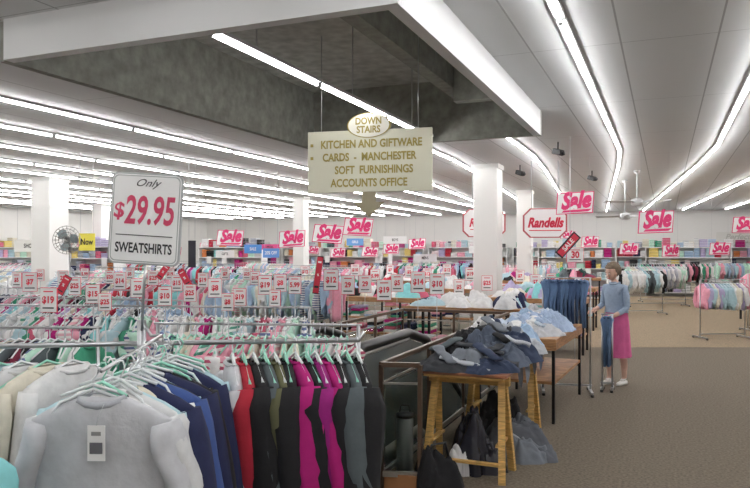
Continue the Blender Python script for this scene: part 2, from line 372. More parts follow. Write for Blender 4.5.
# ------------------------------------------------------------------ price sign on the front rack
mb=MB()
pz=1.93; pw,ph_=.315,.385
M=T(-.965,2.94,pz)@Rz(-.12)@Ry(math.radians(3.5))
mb.tube([(-.965-.02,2.955,1.46),(-.965,2.955,pz-.1)],.006,CHROME,n=8)
def rrect(w,h,r,n=6):
    pts=[]
    for cx,cz,a0 in((w/2-r,h/2-r,0),(-w/2+r,h/2-r,90),(-w/2+r,-h/2+r,180),(w/2-r,-h/2+r,270)):
        for k in range(n+1):
            a=math.radians(a0+90*k/n); pts.append((cx+r*math.cos(a),cz+r*math.sin(a)))
    return pts
def plate(mb,w,h,r,y0,y1,m,M):
    p=rrect(w,h,r); n=len(p); vs=[(x,y0,z) for x,z in p]+[(x,y1,z) for x,z in p]
    mb.add(vs,[list(range(n)),list(range(2*n-1,n-1,-1))]+[[i,(i+1)%n,n+(i+1)%n,n+i] for i in range(n)],m,M)
plate(mb,pw,ph_,.03,0,.012,mat((.45,.47,.48),.4,.3),M); plate(mb,pw-.014,ph_-.014,.025,-.002,.0,CARD,M)
plate(mb,pw-.022,ph_-.022,.022,-.0025,-.0021,mat((.4,.42,.42)),M); plate(mb,pw-.030,ph_-.030,.02,-.003,-.0026,CARD,M)
RDP=mat((.62,.06,.14),.5); BKI=mat((.03,.03,.035),.5)
text(mb,'Only',.045,BKI,M@T(0,-.004,.150),shear=.5,sx=1.2)
text(mb,'$',.09,RDP,M@T(-.118,-.004,.03),shear=.1,offset=.02)
text(mb,'29.95',.165,RDP,M@T(.018,-.004,.03),shear=.12,offset=.022,sx=.60)
mb.box((0,-.004,-.070),(.25,.001,.004),BKI,M)
text(mb,'SWEATSHIRTS',.058,BKI,M@T(0,-.004,-.125),offset=.025,sx=.68)
mb.obj('price_sign')
# ------------------------------------------------------------------ more racks of clothing
S1=stripe((.75,.75,.72),(.45,.08,.15)); S2=stripe((.75,.76,.74),(.1,.35,.25)); S3=stripe((.75,.75,.75),(.12,.16,.3)); S4=stripe((.75,.45,.5),(.8,.8,.78))
LIGHT=[WHT,WHT,S1,S2,S4,PNK,MINTC,S3,CREAM]
MIX=[WHT,WHT,PALE,NAVY,RD,PNK,TEAL,MAG,CREAM,BLK,SKY,G2,LAV,GRN,ROSE]
DARK=[DG,MAR,NAVY,WHT,BLK,MAG,DKG,PNK,GRN]
PAST=[WHT,PALE,MINTC,PNK,CREAM,G2,SKY,S3,S4]
rack('r',-.70,4.15,1.25,-.08,1.36,LIGHT,sp=.040,hang=MINT,sleeve=.2,jit=.35,tags=True).obj('clothing_rack')
rack('r',-2.2,4.0,1.3,-.05,1.36,DARK+LIGHT,sp=.045,hang=PLASTIC,jit=.35,tags=True).obj('clothing_rack')
rack('r',-1.9,5.25,2.9,-.1,1.38,PAST+LIGHT+MIX,sp=.045,sleeve=.2,jit=.3,tags=True).obj('clothing_rack')
rack('r',-4.0,5.1,.9,-.1,1.38,DARK,sp=.05,jit=.2).obj('clothing_rack')
rack('r',-3.3,6.5,3.4,-.25,1.36,MIX,sp=.055,sleeve=.25,tags=True).obj('clothing_rack')
rack('r',-4.1,8.1,3.2,-.3,1.36,DARK+PAST,sp=.07).obj('clothing_rack')
for (x,y,l,yw,pal) in((-3.2,9.8,2.6,-.39,MIX),(-6.4,10.4,2.4,-.3,PAST),(-1.6,11.2,2.4,-.39,PAST),(-4.6,12.2,2.6,-.39,PAST),(-7.6,13.4,2.6,-.39,MIX),(-2.2,14.4,2.6,-.39,MIX),(-5.4,16,2.6,-.39,PAST),(-9.3,17.8,2.6,-.39,PAST),(-1.6,18,2.6,-.39,PAST),(-5,20.4,3,-.39,MIX),(-10.5,21.5,3,-.39,PAST),(1.0,21,3,-.39,MIX),(-3.2,24.5,3,-.39,PAST),(-7.6,25.2,3,-.39,MIX),(4.6,22.5,2.6,-.3,PAST),
    (2.2,26,3,-.39,MIX),(13.6,25.2,2.6,-.1,PAST),(10.4,24.2,2.4,-.1,DARK),(-13,25.8,3,-.39,DARK)):
    rack('r',x,y,l,yw,1.4,pal,sp=.085,n=6).obj('clothing_rack')
rack('r',2.42,8.85,.62,-.2,1.45,[DEN,DEN2,DEN],sp=.045,L=.62,kind='j',w=.12).obj('jeans_rack')
rack('r',2.97,8.95,.16,-.39,.98,[DEN2,DEN],sp=.04,L=.66,kind='j',w=.11,foot=.12).obj('jeans_rack')
rack('r',7.05,14.2,1.0,.1,1.2,[WHT,PNK,LAV,WHT,PALE,CREAM],sp=.07,L=.5).obj('clothing_rack')
rack('r',8.6,15.6,.7,.2,1.35,[PNK,MAG,LAV,ROSE],sp=.07,L=.6).obj('clothing_rack')
rack('r',7.3,19.6,1.6,.1,1.3,[WHT,PALE,BLK,WHT,DKG],sp=.08,L=.6).obj('clothing_rack')
rack('r',9.0,22.4,2.0,.1,1.35,PAST,sp=.08,L=.7).obj('clothing_rack')
# ------------------------------------------------------------------ tables
PINE=mat((.62,.38,.12),.5,0,'wood',scale=5); TOP1=mat((.30,.12,.06),.45,0,'wood',scale=4); OAK=mat((.38,.20,.09),.45,0,'wood',scale=4)
BMET=mat((.02,.02,.022),.4,.5)
M=T(1.0,5.32,0)@Rz(-TH); mb=MB(); W,Ln,H=.70,1.80,.84
mb.box((-W/2,Ln/2,H-.012),(W,Ln,.025),TOP1,M,bev=.004); mb.box((-W/2,Ln/2,H-.035),(W-.06,Ln-.04,.02),PINE,M)
for yy in(.22,1.5):
    mb.box((-W/2,yy,H-.08),(W-.04,.06,.07),PINE,M)
    for xx in(-.08,-W+.08):
        mb.beam((xx,yy-.03,H-.06),(xx+(.04 if xx>-.3 else -.04),yy-.20,.0),.055,.035,PINE,M)
        mb.beam((xx,yy+.03,H-.06),(xx+(.04 if xx>-.3 else -.04),yy+.20,.0),.055,.035,PINE,M)
        mb.beam((xx,yy-.16,.28),(xx,yy+.16,.28),.04,.02,PINE,M)
    mb.beam((-.06,yy-.17,.14),(-W+.06,yy-.17,.14),.045,.02,PINE,M)
mb.obj('trestle_table')
mb=MB()
CH=cl(.035,.038,.045); SL=cl(.08,.10,.14); SG=cl(.17,.19,.22); DN=cl(.03,.045,.09); LG=cl(.45,.48,.52)
pile=[(-.50,.19,.26,.19,.10,CH),(-.19,.17,.20,.17,.10,DN),(-.38,.34,.30,.18,.16,SG),(-.48,.58,.26,.24,.17,BLK),(-.20,.55,.24,.24,.16,SL),(-.5,.85,.24,.24,.21,BLK),(-.20,.88,.24,.24,.23,DN),(-.45,1.15,.28,.27,.25,BLK),(-.2,1.2,.24,.24,.23,LG),(-.45,1.5,.26,.25,.25,DN),(-.2,1.5,.22,.23,.23,SKY),(-.3,1.0,.25,.18,.28,CH),(-.34,.70,.24,.16,.24,SL),(-.5,1.3,.2,.2,.3,WHT)]
for i,(x,y,rx,ry,h,m) in enumerate(pile): heap(mb,(x,y,H),rx,ry,h,m,seed=i+1,yaw=i*.7)
for i,(x,y,z,a,L,m) in enumerate(((-.55,.12,.10,-.3,.42,LG),(-.62,.25,.15,-.9,.3,SG),(-.3,.3,.18,-1.0,.32,DN),(-.15,.45,.17,-1.9,.3,CH),(-.55,.6,.20,-1.5,.36,DKG),(-.2,.7,.22,-.4,.26,LG),(-.4,.85,.27,-.9,.4,BLK),(-.15,1.1,.24,-1.2,.35,SL),(-.45,1.2,.31,-.8,.4,SG),(-.2,1.4,.27,-1.4,.3,WHT),(-.5,.42,.18,-.2,.4,CH))):
    limb(mb,(x,y,H+z),a,L,m,drop=.07,seed=i)
for i,(x,y,m) in enumerate(((.0,.30,CH),(.0,.62,SG),(.0,.95,BLK),(.0,1.3,SL))):
    mb.add([(x-.15,y,H+.08),(x+.012,y+.02,H+.045),(x+.035,y+.03,H-.13-.04*(i%2)),(x+.03,y+.14,H-.17),(x+.025,y+.25,H-.11),(x+.012,y+.26,H+.05),(x-.15,y+.24,H+.09)],[[0,1,5,6],[1,2,3,5],[3,4,5]],m)
for i in range(len(mb.v)): mb.v[i]=tuple(M@Vector(mb.v[i]))
mb.obj('clothes_pile')
M2=T(1.86,7.2,0)@Rz(-TH-.05); mb=MB(); W2,L2,H2=.85,1.7,.88
mb.box((-W2/2,L2/2,H2-.06),(W2,L2,.12),OAK,M2,bev=.006); mb.box((-W2/2,L2/2,.42),(W2-.04,L2-.04,.03),OAK,M2)
for xx in(-.03,-W2+.03):
    for yy in(.03,L2-.03): mb.beam((xx,yy,0),(xx,yy,H2-.12),.03,.03,BMET,M2)
mb.obj('display_table')
mb=MB(); LB=cl(.38,.48,.65); LB2=cl(.52,.60,.70)
for i in range(18):
    x=-random.uniform(.2,.66); y=random.uniform(.22,1.48); heap(mb,(x,y,H2),random.uniform(.18,.28),random.uniform(.15,.24),random.uniform(.08,.2),random.choice([LB,LB2,G1,LB,SKY,WHT,LB2]),seed=i+30,yaw=random.random()*6)
for i in range(9): limb(mb,(-random.uniform(.25,.6),random.uniform(.25,1.2),H2+random.uniform(.14,.2)),random.uniform(-2,-.3),.3,random.choice([LB,LB2,WHT]),seed=i+60)
for i in range(len(mb.v)): mb.v[i]=tuple(M2@Vector(mb.v[i]))
mb.obj('clothes_pile')
mb=MB()
heap(mb,(.47,5.26,0),.19,.15,.30,BLK,seed=60,yaw=.4); mb.tube([(.37,5.2,.2),(.42,5.17,.36),(.52,5.2,.37),(.56,5.24,.22)],.01,BLACK)
mb.obj('shoulder_bag')
mb=MB(); heap(mb,(.80,5.80,0),.20,.18,.42,mat((.02,.02,.03),.25),seed=63,yaw=1); heap(mb,(.70,5.66,0),.11,.10,.22,mat((.75,.75,.76),.3),seed=64,yaw=1); heap(mb,(.92,5.72,0),.15,.12,.24,mat((.03,.03,.04),.25),seed=68)
mb.tube([(.74,5.74,.32),(.76,5.72,.46),(.84,5.72,.46),(.86,5.74,.32)],.008,BLACK)
mb.obj('plastic_bag')
mb=MB(); heap(mb,(1.25,6.25,0),.30,.26,.30,cl(.12,.13,.15),seed=65); heap(mb,(1.3,6.05,0),.22,.16,.18,SG,seed=66); heap(mb,(1.15,6.45,0),.24,.22,.44,BLK,seed=67); limb(mb,(1.1,6.1,.24),-.4,.35,LG,drop=.15,seed=5)
mb.obj('clothes_pile')
def table(x,y,L,W,yaw,h,pal,n=9,hh=.25,top=OAK,seed=0):
    rnd=random.Random(seed); M=T(x,y,0)@Rz(yaw); mb=MB(); mb.box((0,0,h-.04),(L,W,.08),top,M)
    for sx in(-1,1):
        for sy in(-1,1): mb.beam((sx*(L/2-.05),sy*(W/2-.05),0),(sx*(L/2-.05),sy*(W/2-.05),h-.08),.04,.04,BMET,M)
    mb.box((0,0,.3),(L-.1,W-.1,.03),top,M)
    for i in range(6): 
        px=-L/2+.2+i*(L-.4)/5
        for q in range(rnd.randint(2,4)): mb.box((px,0,.335+q*.06),(min(.24,L/7),W*.6,.05),rnd.choice(pal),M,bev=.012)
    mb.obj('display_table')
    mb=MB()
    for i in range(n):
        px,py=rnd.uniform(-L/2+.25,L/2-.25),rnd.uniform(-W/2+.22,W/2-.22)
        heap(mb,(px,py,h),rnd.uniform(.16,.28),rnd.uniform(.13,.2),rnd.uniform(.08,hh),rnd.choice(pal),seed=seed*20+i,yaw=rnd.random()*6,nr=8,na=26)
    for i in range(len(mb.v)): mb.v[i]=tuple(M@Vector(mb.v[i]))
    mb.obj('clothes_pile')
PW=[WHT,WHT,WHT,CREAM,G2,PALE,NAVY,PNK]
k=0
for a in((1.5,11.0,1.9,.8,-.39,.92,PW),(2.9,12.6,1.8,.8,-.39,.95,MIX),(.2,12.9,2,.8,-.39,.95,MIX),(1.9,15.6,2,.8,-.39,.95,PW),(-.2,15.9,2,.8,-.39,.95,MIX),(4.2,16.2,1.8,.8,-.39,.95,PW),(3.6,18.6,2,.8,-.39,1,MIX),(6.2,21.8,1.6,.8,-.3,.95,DARK),(8.2,13.3,.9,.7,.15,.7,[DKG,WHT,BLK]),(10.2,18,1.4,.7,.1,.75,MIX),(1.2,18.6,2,.8,-.39,1,PW),(6,25.5,2,.8,-.39,.95,MIX)):
    k+=1
    table(*a,n=15,seed=k)
# ------------------------------------------------------------------ Sale signs
SPK=mat((.76,.04,.19),.5)
def sale(b,e,wpx,roll=-4,yaw=0):
    d=.62*700/wpx; p=sv(b,e,d); w,h=.62,.40
    M=T(*p)@Rz(yaw)@Ry(math.radians(roll)); mb=MB()
    pts=[(-w/2,-h*.42),(w/2,-h*.5),(w/2,h*.42),(-w/2,h*.5)]
    mb.add([(x+z*.15,yy,z) for yy in(0,.01) for x,z in pts],[[0,1,2,3],[7,6,5,4],[0,1,5,4],[1,2,6,5],[2,3,7,6],[3,0,4,7]],SPK,M)
    mb.add([(x*.95+z*.15,-.003,z*.92) for x,z in pts],[[0,1,2,3]],CARD,M)
    text(mb,'Sale',.39,SPK,M@T(0,-.006,.035),shear=.4,offset=.05,sx=.78)
    mb.add([(-.24,-.006,-.145),(.2,-.006,-.165),(.27,-.006,-.125),(-.2,-.006,-.11)],[[0,1,2,3]],SPK,M)
    for s_ in(-.8,.8):
        q=M@Vector((s_*w/2,.005,h*.42)); mb.tube([q,(q.x,q.y,CEIL-.0)],.002,WIRE,n=3)
    mb.obj('sale_sign')
for b,e,w in((200,47,36),(281,28,37),(-17,23,29),(-47,16,30),(-83,11,27),(-145,12,26),(42,6,17),(16,1,16),(-5,-2,16),(-37,-3,15),(109,5,17),(254,1,18),(296,-1,20),(345,1,20),(372,25,27),(215,8,18),(-168,3,14),(-135,-2,14),(193,15,14),(-200,-1,13),(-238,2,13),(-265,0,12),(-318,2,13),(272,2,13),(322,3,13),(68,3,12),(-62,0,12)):
    sale(b,e,w,yaw=random.uniform(-.25,.25),roll=random.uniform(-6,2))
def name_sign(b,e,d,yaw=0,w=.82,h=.56):
    p=sv(b,e,d); M=T(*p)@Rz(yaw); mb=MB(); c=.13
    P=[(-w/2+c,-h/2),(w/2-c,-h/2),(w/2,-h/2+c),(w/2,h/2-c),(w/2-c,h/2),(-w/2+c,h/2),(-w/2,h/2-c),(-w/2,-h/2+c)]
    def oc(s,y0,y1,m): 
        vs=[(x*s,y0,z*s) for x,z in P]+[(x*s,y1,z*s) for x,z in P]; mb.add(vs,[list(range(8)),list(range(15,7,-1))]+[[i,(i+1)%8,8+(i+1)%8,8+i] for i in range(8)],m,M)
    oc(1,0,.08,mat((.45,.08,.1))); oc(.93,-.004,0,CARD); 
    text(mb,'Randells',.25,mat((.6,.03,.07)),M@T(0,-.008,.0),shear=.3,offset=.045,sx=.78)
    text(mb,'Randells',.25,mat((.6,.03,.07)),M@T(0,.088,.0)@Rz(math.pi),shear=.3,offset=.045,sx=.78)
    mb.box((0,-.007,-.14),(.6,.001,.018),RED,M)
    for s_ in(-.25,.25): q=M@Vector((s_,.04,h/2)); mb.tube([q,(q.x,q.y,CEIL)],.008,GREYEDGE,n=5)
    mb.obj('store_name_sign')
name_sign(170,27,13.3,-.15); name_sign(109,27,15.4,-.1,w=.94,h=.62)
# ------------------------------------------------------------------ downstairs directory sign
BD=mat((.72,.71,.57),.55,0,'paint',scale=3); GOLD=mat((.36,.29,.07),.5)
D=7.0; p=sv(-6,89,D); M=T(*p)@Rz(-TH*.62); w=1.28; h=.62
mb=MB(); mb.box((0,0,0),(w,.03,h),BD,M,bev=.004)
for i,(s,x) in enumerate((('KITCHEN AND GIFTWARE',0.02),('CARDS  -  MANCHESTER',0),('SOFT  FURNISHINGS',0.05),('ACCOUNTS OFFICE',.0))):
    text(mb,s,.110,GOLD,M@T(x,-.019,.170-.130*i),offset=.03,sx=.80)
for zz in(.17,.04): mb.box((-.595,-.019,zz),(.03,.004,.03),GOLD,M)
pts=[(.225*math.cos(a),.125*math.sin(a)) for a in [2*math.pi*i/32 for i in range(32)]]
def oval(s,y,m):
    vs=[(x*s,y,z*s+.355) for x,z in pts]+[(x*s,.012,z*s+.355) for x,z in pts]; mb.add(vs,[list(range(32)),list(range(63,31,-1))]+[[i,(i+1)%32,32+(i+1)%32,32+i] for i in range(32)],m,M)
oval(1,-.02,GOLD); oval(.94,-.022,mat((.82,.81,.72),.5))
text(mb,'DOWN',.095,GOLD,M@T(0,-.026,.395),offset=.03,sx=.85); text(mb,'STAIRS',.095,GOLD,M@T(0,-.026,.31),offset=.03,sx=.85)
ar=[(-.07,-.29),(.07,-.29),(.07,-.41),(.16,-.41),(0,-.56),(-.16,-.41),(-.07,-.41)]
mb.add([(x,-.012,z) for x,z in ar]+[(x,.012,z) for x,z in ar],[list(range(7)),list(range(13,6,-1))]+[[i,(i+1)%7,7+(i+1)%7,7+i] for i in range(7)],mat((.34,.30,.2),.6),M)
for s_ in(-.5,.5): q=M@Vector((s_,0,h/2)); mb.tube([q,(q.x,q.y,3.98)],.004,WIRE,n=4)
mb.obj('directory_sign')
# ------------------------------------------------------------------ price cards on stands
nums=['$5','$12','$8','$15','5.99','$19','29','$10','$7','$20','$25','$14']
def card(b,e,d,w=.2,h=.28,t=None,roll=0,col=CARD,tc=None):
    p=sv(b,e,d); mb=MB(); M=T(*p)@Rz(random.uniform(-.2,.2))@Ry(math.radians(roll))
    mb.tube([(p.x,p.y+.01,0),(p.x,p.y+.01,p.z)],.004,WIRE,n=5); mb.tube([(p.x,p.y+.01,0),(p.x,p.y+.01,.015)],[.1,.09],BLACK,n=12)
    mb.box((0,0,0),(w*1.06,.008,h*1.05),RED if col==CARD else BLACK,M); mb.box((0,-.005,0),(w,.006,h),col,M)
    text(mb,t or random.choice(nums),w*.55,tc or RED,M@T(0,-.01,0),offset=.04,sx=.9)
    mb.box((0,-.009,-h*.33),(w*.7,.002,h*.06),BKI,M); mb.box((0,-.009,h*.36),(w*.6,.002,h*.05),RED if col==CARD else CARD,M)
    mb.obj('price_card_stand')
for b,e,wp in((-345,-32,13),(-326,-50,17),(-300,-36,12),(-282,-44,13),(-255,-31,12),(-237,-38,13),(-210,-46,13),(-185,-43,12),(-160,-38,13),(-135,-47,12),(-110,-35,13),(-80,-35,12),(-147,-52,12),(-222,-28,10),(-270,-52,12),(-312,-28,10),(-358,-30,10),(-120,-28,9),(-100,-48,11),(-95,-33,12),(-172,-30,10),(-198,-33,11),(-335,-25,8),(-290,-24,8),(-245,-24,8),(-205,-24,8),(-150,-24,8),(-128,-24,8),(-265,-27,9)):
    d=210/abs(e); card(b,e,d,w=wp*d/700,h=1.4*wp*d/700)
for b,e,wp in((-44,-30,14),(-27,-35,13),(-10,-34,12),(9,-40,14),(22,-33,12),(43,-32,14),(62,-34,14),(84,-37,10),(112,-33,10),(130,-40,9),(0,-26,9),(160,-32,10),(176,-30,9),(95,-24,9),(-60,-40,10),(34,-22,8),(72,-20,8),(-20,-20,8),(-70,-22,8),(52,-24,8),(120,-22,8),(145,-26,8),(15,-20,7)):
    d=.19*700/wp; card(b,e,d,w=.19,h=.27)
for b,e,d,r in((-212,-22,6.5,35),(-190,-28,5.6,-30),(-311,-35,5,30),(-57,-25,9.7,8)):
    card(b,e,d,w=.055 if b!=-57 else .08,h=.14 if b!=-57 else .5,t='%',roll=r,col=RED,tc=CARD)
mb=MB(); p=sv(193,5,10.5); M=T(*p)@Ry(math.radians(-48)); mb.box((0,0,0),(.42,.02,.14),BLACK,M); mb.box((0,-.012,0),(.38,.01,.1),RED,M); text(mb,'SALE',.1,CARD,M@T(0,-.02,0),offset=.02)
q=M@Vector((.1,0,.05)); mb.tube([q,(q.x,q.y,CEIL)],.004,WIRE,n=4); mb.obj('hanging_sign')
card(200,-5,11,w=.26,h=.22,t='30')
for b,e,d,w,h,c,t in((-288,8,13,.3,.32,(.85,.75,.1),'Now'),(-122,1,16,.4,.2,(.1,.3,.7),'SALE'),(-104,-3,15,.35,.2,(.15,.35,.75),'20% OFF'),(-105,3,18,.5,.14,(.75,.1,.3),'SPECIAL'),(-183,-4,13,.14,.5,(.02,.02,.03),''),(-150,-4,19,.5,.2,(.8,.8,.8),'GIFTS'),(50,-8,18,.6,.2,(.75,.75,.78),'MENS'),(-250,-3,20,.7,.25,(.8,.8,.8),'TOYS'),(-220,4,22,.7,.25,(.75,.1,.25),'BARGAINS'),(-345,4,18,.8,.3,(.8,.8,.76),'SHOES'),(20,10,24,.8,.25,(.8,.8,.8),'BOYS'),(-20,8,25,.6,.25,(.15,.35,.7),'GIRLS')):
    mb=MB(); p=sv(b,e,d); M=T(*p); mb.box((0,0,0),(w,.015,h),mat(c,.5),M)
    if t: text(mb,t,h*.5,CARD if c[0]<.5 else BKI,M@T(0,-.012,0),offset=.02,sx=.7)
    for s_ in(-.4,.4): mb.tube([(p.x+s_*w,p.y,p.z+h/2),(p.x+s_*w,p.y,CEIL)],.003,WIRE,n=3)
    mb.obj('hanging_banner')
mb=MB(); x,y=R(3.2,32.93); M=T(x,y,2.25)@Rz(-TH); mb.box((0,0,0),(2.4,.06,.62),mat((.7,.7,.66)),M); text(mb,'Perfect Form',.32,mat((.5,.5,.46)),M@T(0,-.04,.1),shear=.3,offset=.02); text(mb,'Foundations',.26,mat((.5,.5,.46)),M@T(0,-.04,-.16),offset=.01); mb.obj('department_sign')
def shelving(a,t,L,yaw,seed,name='shelving_unit'):
    rnd=random.Random(seed); mb=MB(); M=Rz(-TH)@T(a,t,0)@Rz(yaw)
    mb.box((0,.2,.95),(L,.03,1.9),mat((.65,.65,.63)),M)
    for z in(.15,.6,1.05,1.5,1.9): mb.box((0,0,z),(L,.42,.03),WHITE,M)
    for s_ in(-1,1): mb.box((s_*L/2,0,.95),(.03,.44,1.9),WHITE,M)
    for z in(.165,.615,1.065,1.515,1.915):
        x=-L/2+.12
        while x<L/2-.2:
            w=rnd.uniform(.15,.35); h=rnd.uniform(.18,.40); m=rnd.choice(MIX+PAST+[YEL,ORG]); 
            for q in range(int(h/.06)): mb.box((x+w/2,-.02,z+.03+q*.06),(w,.3,.05),m,M,bev=.012)
            x+=w+.02
    for q in range(3):
        px=rnd.uniform(-L/2+.3,L/2-.3); mb.box((px,-.23,rnd.choice((.9,1.4,1.8))),(.22,.01,.28),CARD,M)
    mb.obj(name)
for i in range(7): shelving(-21+i*4.1,T1-.35,3.8,0,i)
for i in range(5): shelving(A0+.4,6+i*4.6,4.2,math.pi/2,i+20)
for i,(a,t,L) in enumerate(((-12.3,27.5,3.2),(-16.2,24.0,3.0),(-7.8,28.6,3.0),(-3.3,29.3,3.0),(.8,29.6,3.0),(-19,19,3.0),(4.4,29.6,2.6))): shelving(a,t,L,0,i+40)
# ------------------------------------------------------------------ fans, cameras
FANM=mat((.5,.51,.52),.5)
def cfan(b,e,d,ph=.3):
    p=sv(b,e,d); mb=MB(); mb.tube([(p.x,p.y,p.z),(p.x,p.y,CEIL)],.022,FANM,n=8)
    mb.tube([(p.x,p.y,p.z-.09),(p.x,p.y,p.z-.07),(p.x,p.y,p.z+.05),(p.x,p.y,p.z+.08)],[.05,.12,.12,.04],FANM,n=16); mb.tube([(p.x,p.y,CEIL-.08),(p.x,p.y,CEIL)],[.04,.07],FANM,n=12)
    for k in range(3): mb.box((.42,0,0),(.65,.14,.012),FANM,T(*p)@Rz(ph+k*2.094)@Rx(.25),bev=.005)
    mb.obj('ceiling_fan')
cfan(250,34,17); cfan(262,48,15,1.2)
mb=MB(); p=sv(-307,10,9.0)
mb.tube([(p.x,p.y+.05,0),(p.x,p.y+.05,p.z-.1)],.015,CHROME,n=8); mb.tube([(p.x,p.y+.05,0),(p.x,p.y+.05,.03)],[.22,.2],BLACK,n=20)
for r in(.05,.10,.145,.18): mb.tube([(p.x+r*math.cos(a),p.y-.06+ (.02*(r/.18)),p.z+r*math.sin(a)) for a in [2*math.pi*i/24 for i in range(25)]],.004,STEEL,n=4,cap=False)
for i in range(20):
    a=2*math.pi*i/20; mb.tube([(p.x,p.y-.065,p.z),(p.x+.18*math.cos(a),p.y-.04,p.z+.18*math.sin(a))],.003,STEEL,n=3); mb.tube([(p.x+.18*math.cos(a),p.y-.04,p.z+.18*math.sin(a)),(p.x,p.y+.06,p.z)],.003,STEEL,n=3)
for k in range(3):
    bl=[(.02,0,.02),(.06,0,.08),(.13,.0,.07),(.15,0,.0),(.12,0,-.05),(.05,0,-.03)]
    mb.add(bl,[[0,1,2,3,4,5]],mat((.45,.55,.58),.3),T(p.x,p.y-.02,p.z)@Ry(k*2.094)@Rx(.3))
mb.tube([(p.x,p.y-.03,p.z),(p.x,p.y+.14,p.z)],[.04,.04],GREYEDGE,n=12); mb.tube([(p.x,p.y+.05,p.z),(p.x,p.y+.05,p.z-.16)],.02,GREYEDGE,n=8)
mb.obj('pedestal_fan')
for b,e,d in((183,100,11),(145,63,14),(217,62,15)):
    p=sv(b,e,d); mb=MB(); mb.tube([(p.x,p.y,CEIL-.002),(p.x,p.y,CEIL-.12)],.012,BLACK); mb.box((0,0,0),(.1,.18,.09),BLACK,T(p.x,p.y,CEIL-.16)@Rz(.6)@Rx(.3),bev=.01); mb.tube([(0,-.09,0),(0,-.13,0)],.03,BLACK,T(p.x,p.y,CEIL-.16)@Rz(.6)@Rx(.3),n=10); mb.obj('security_camera')
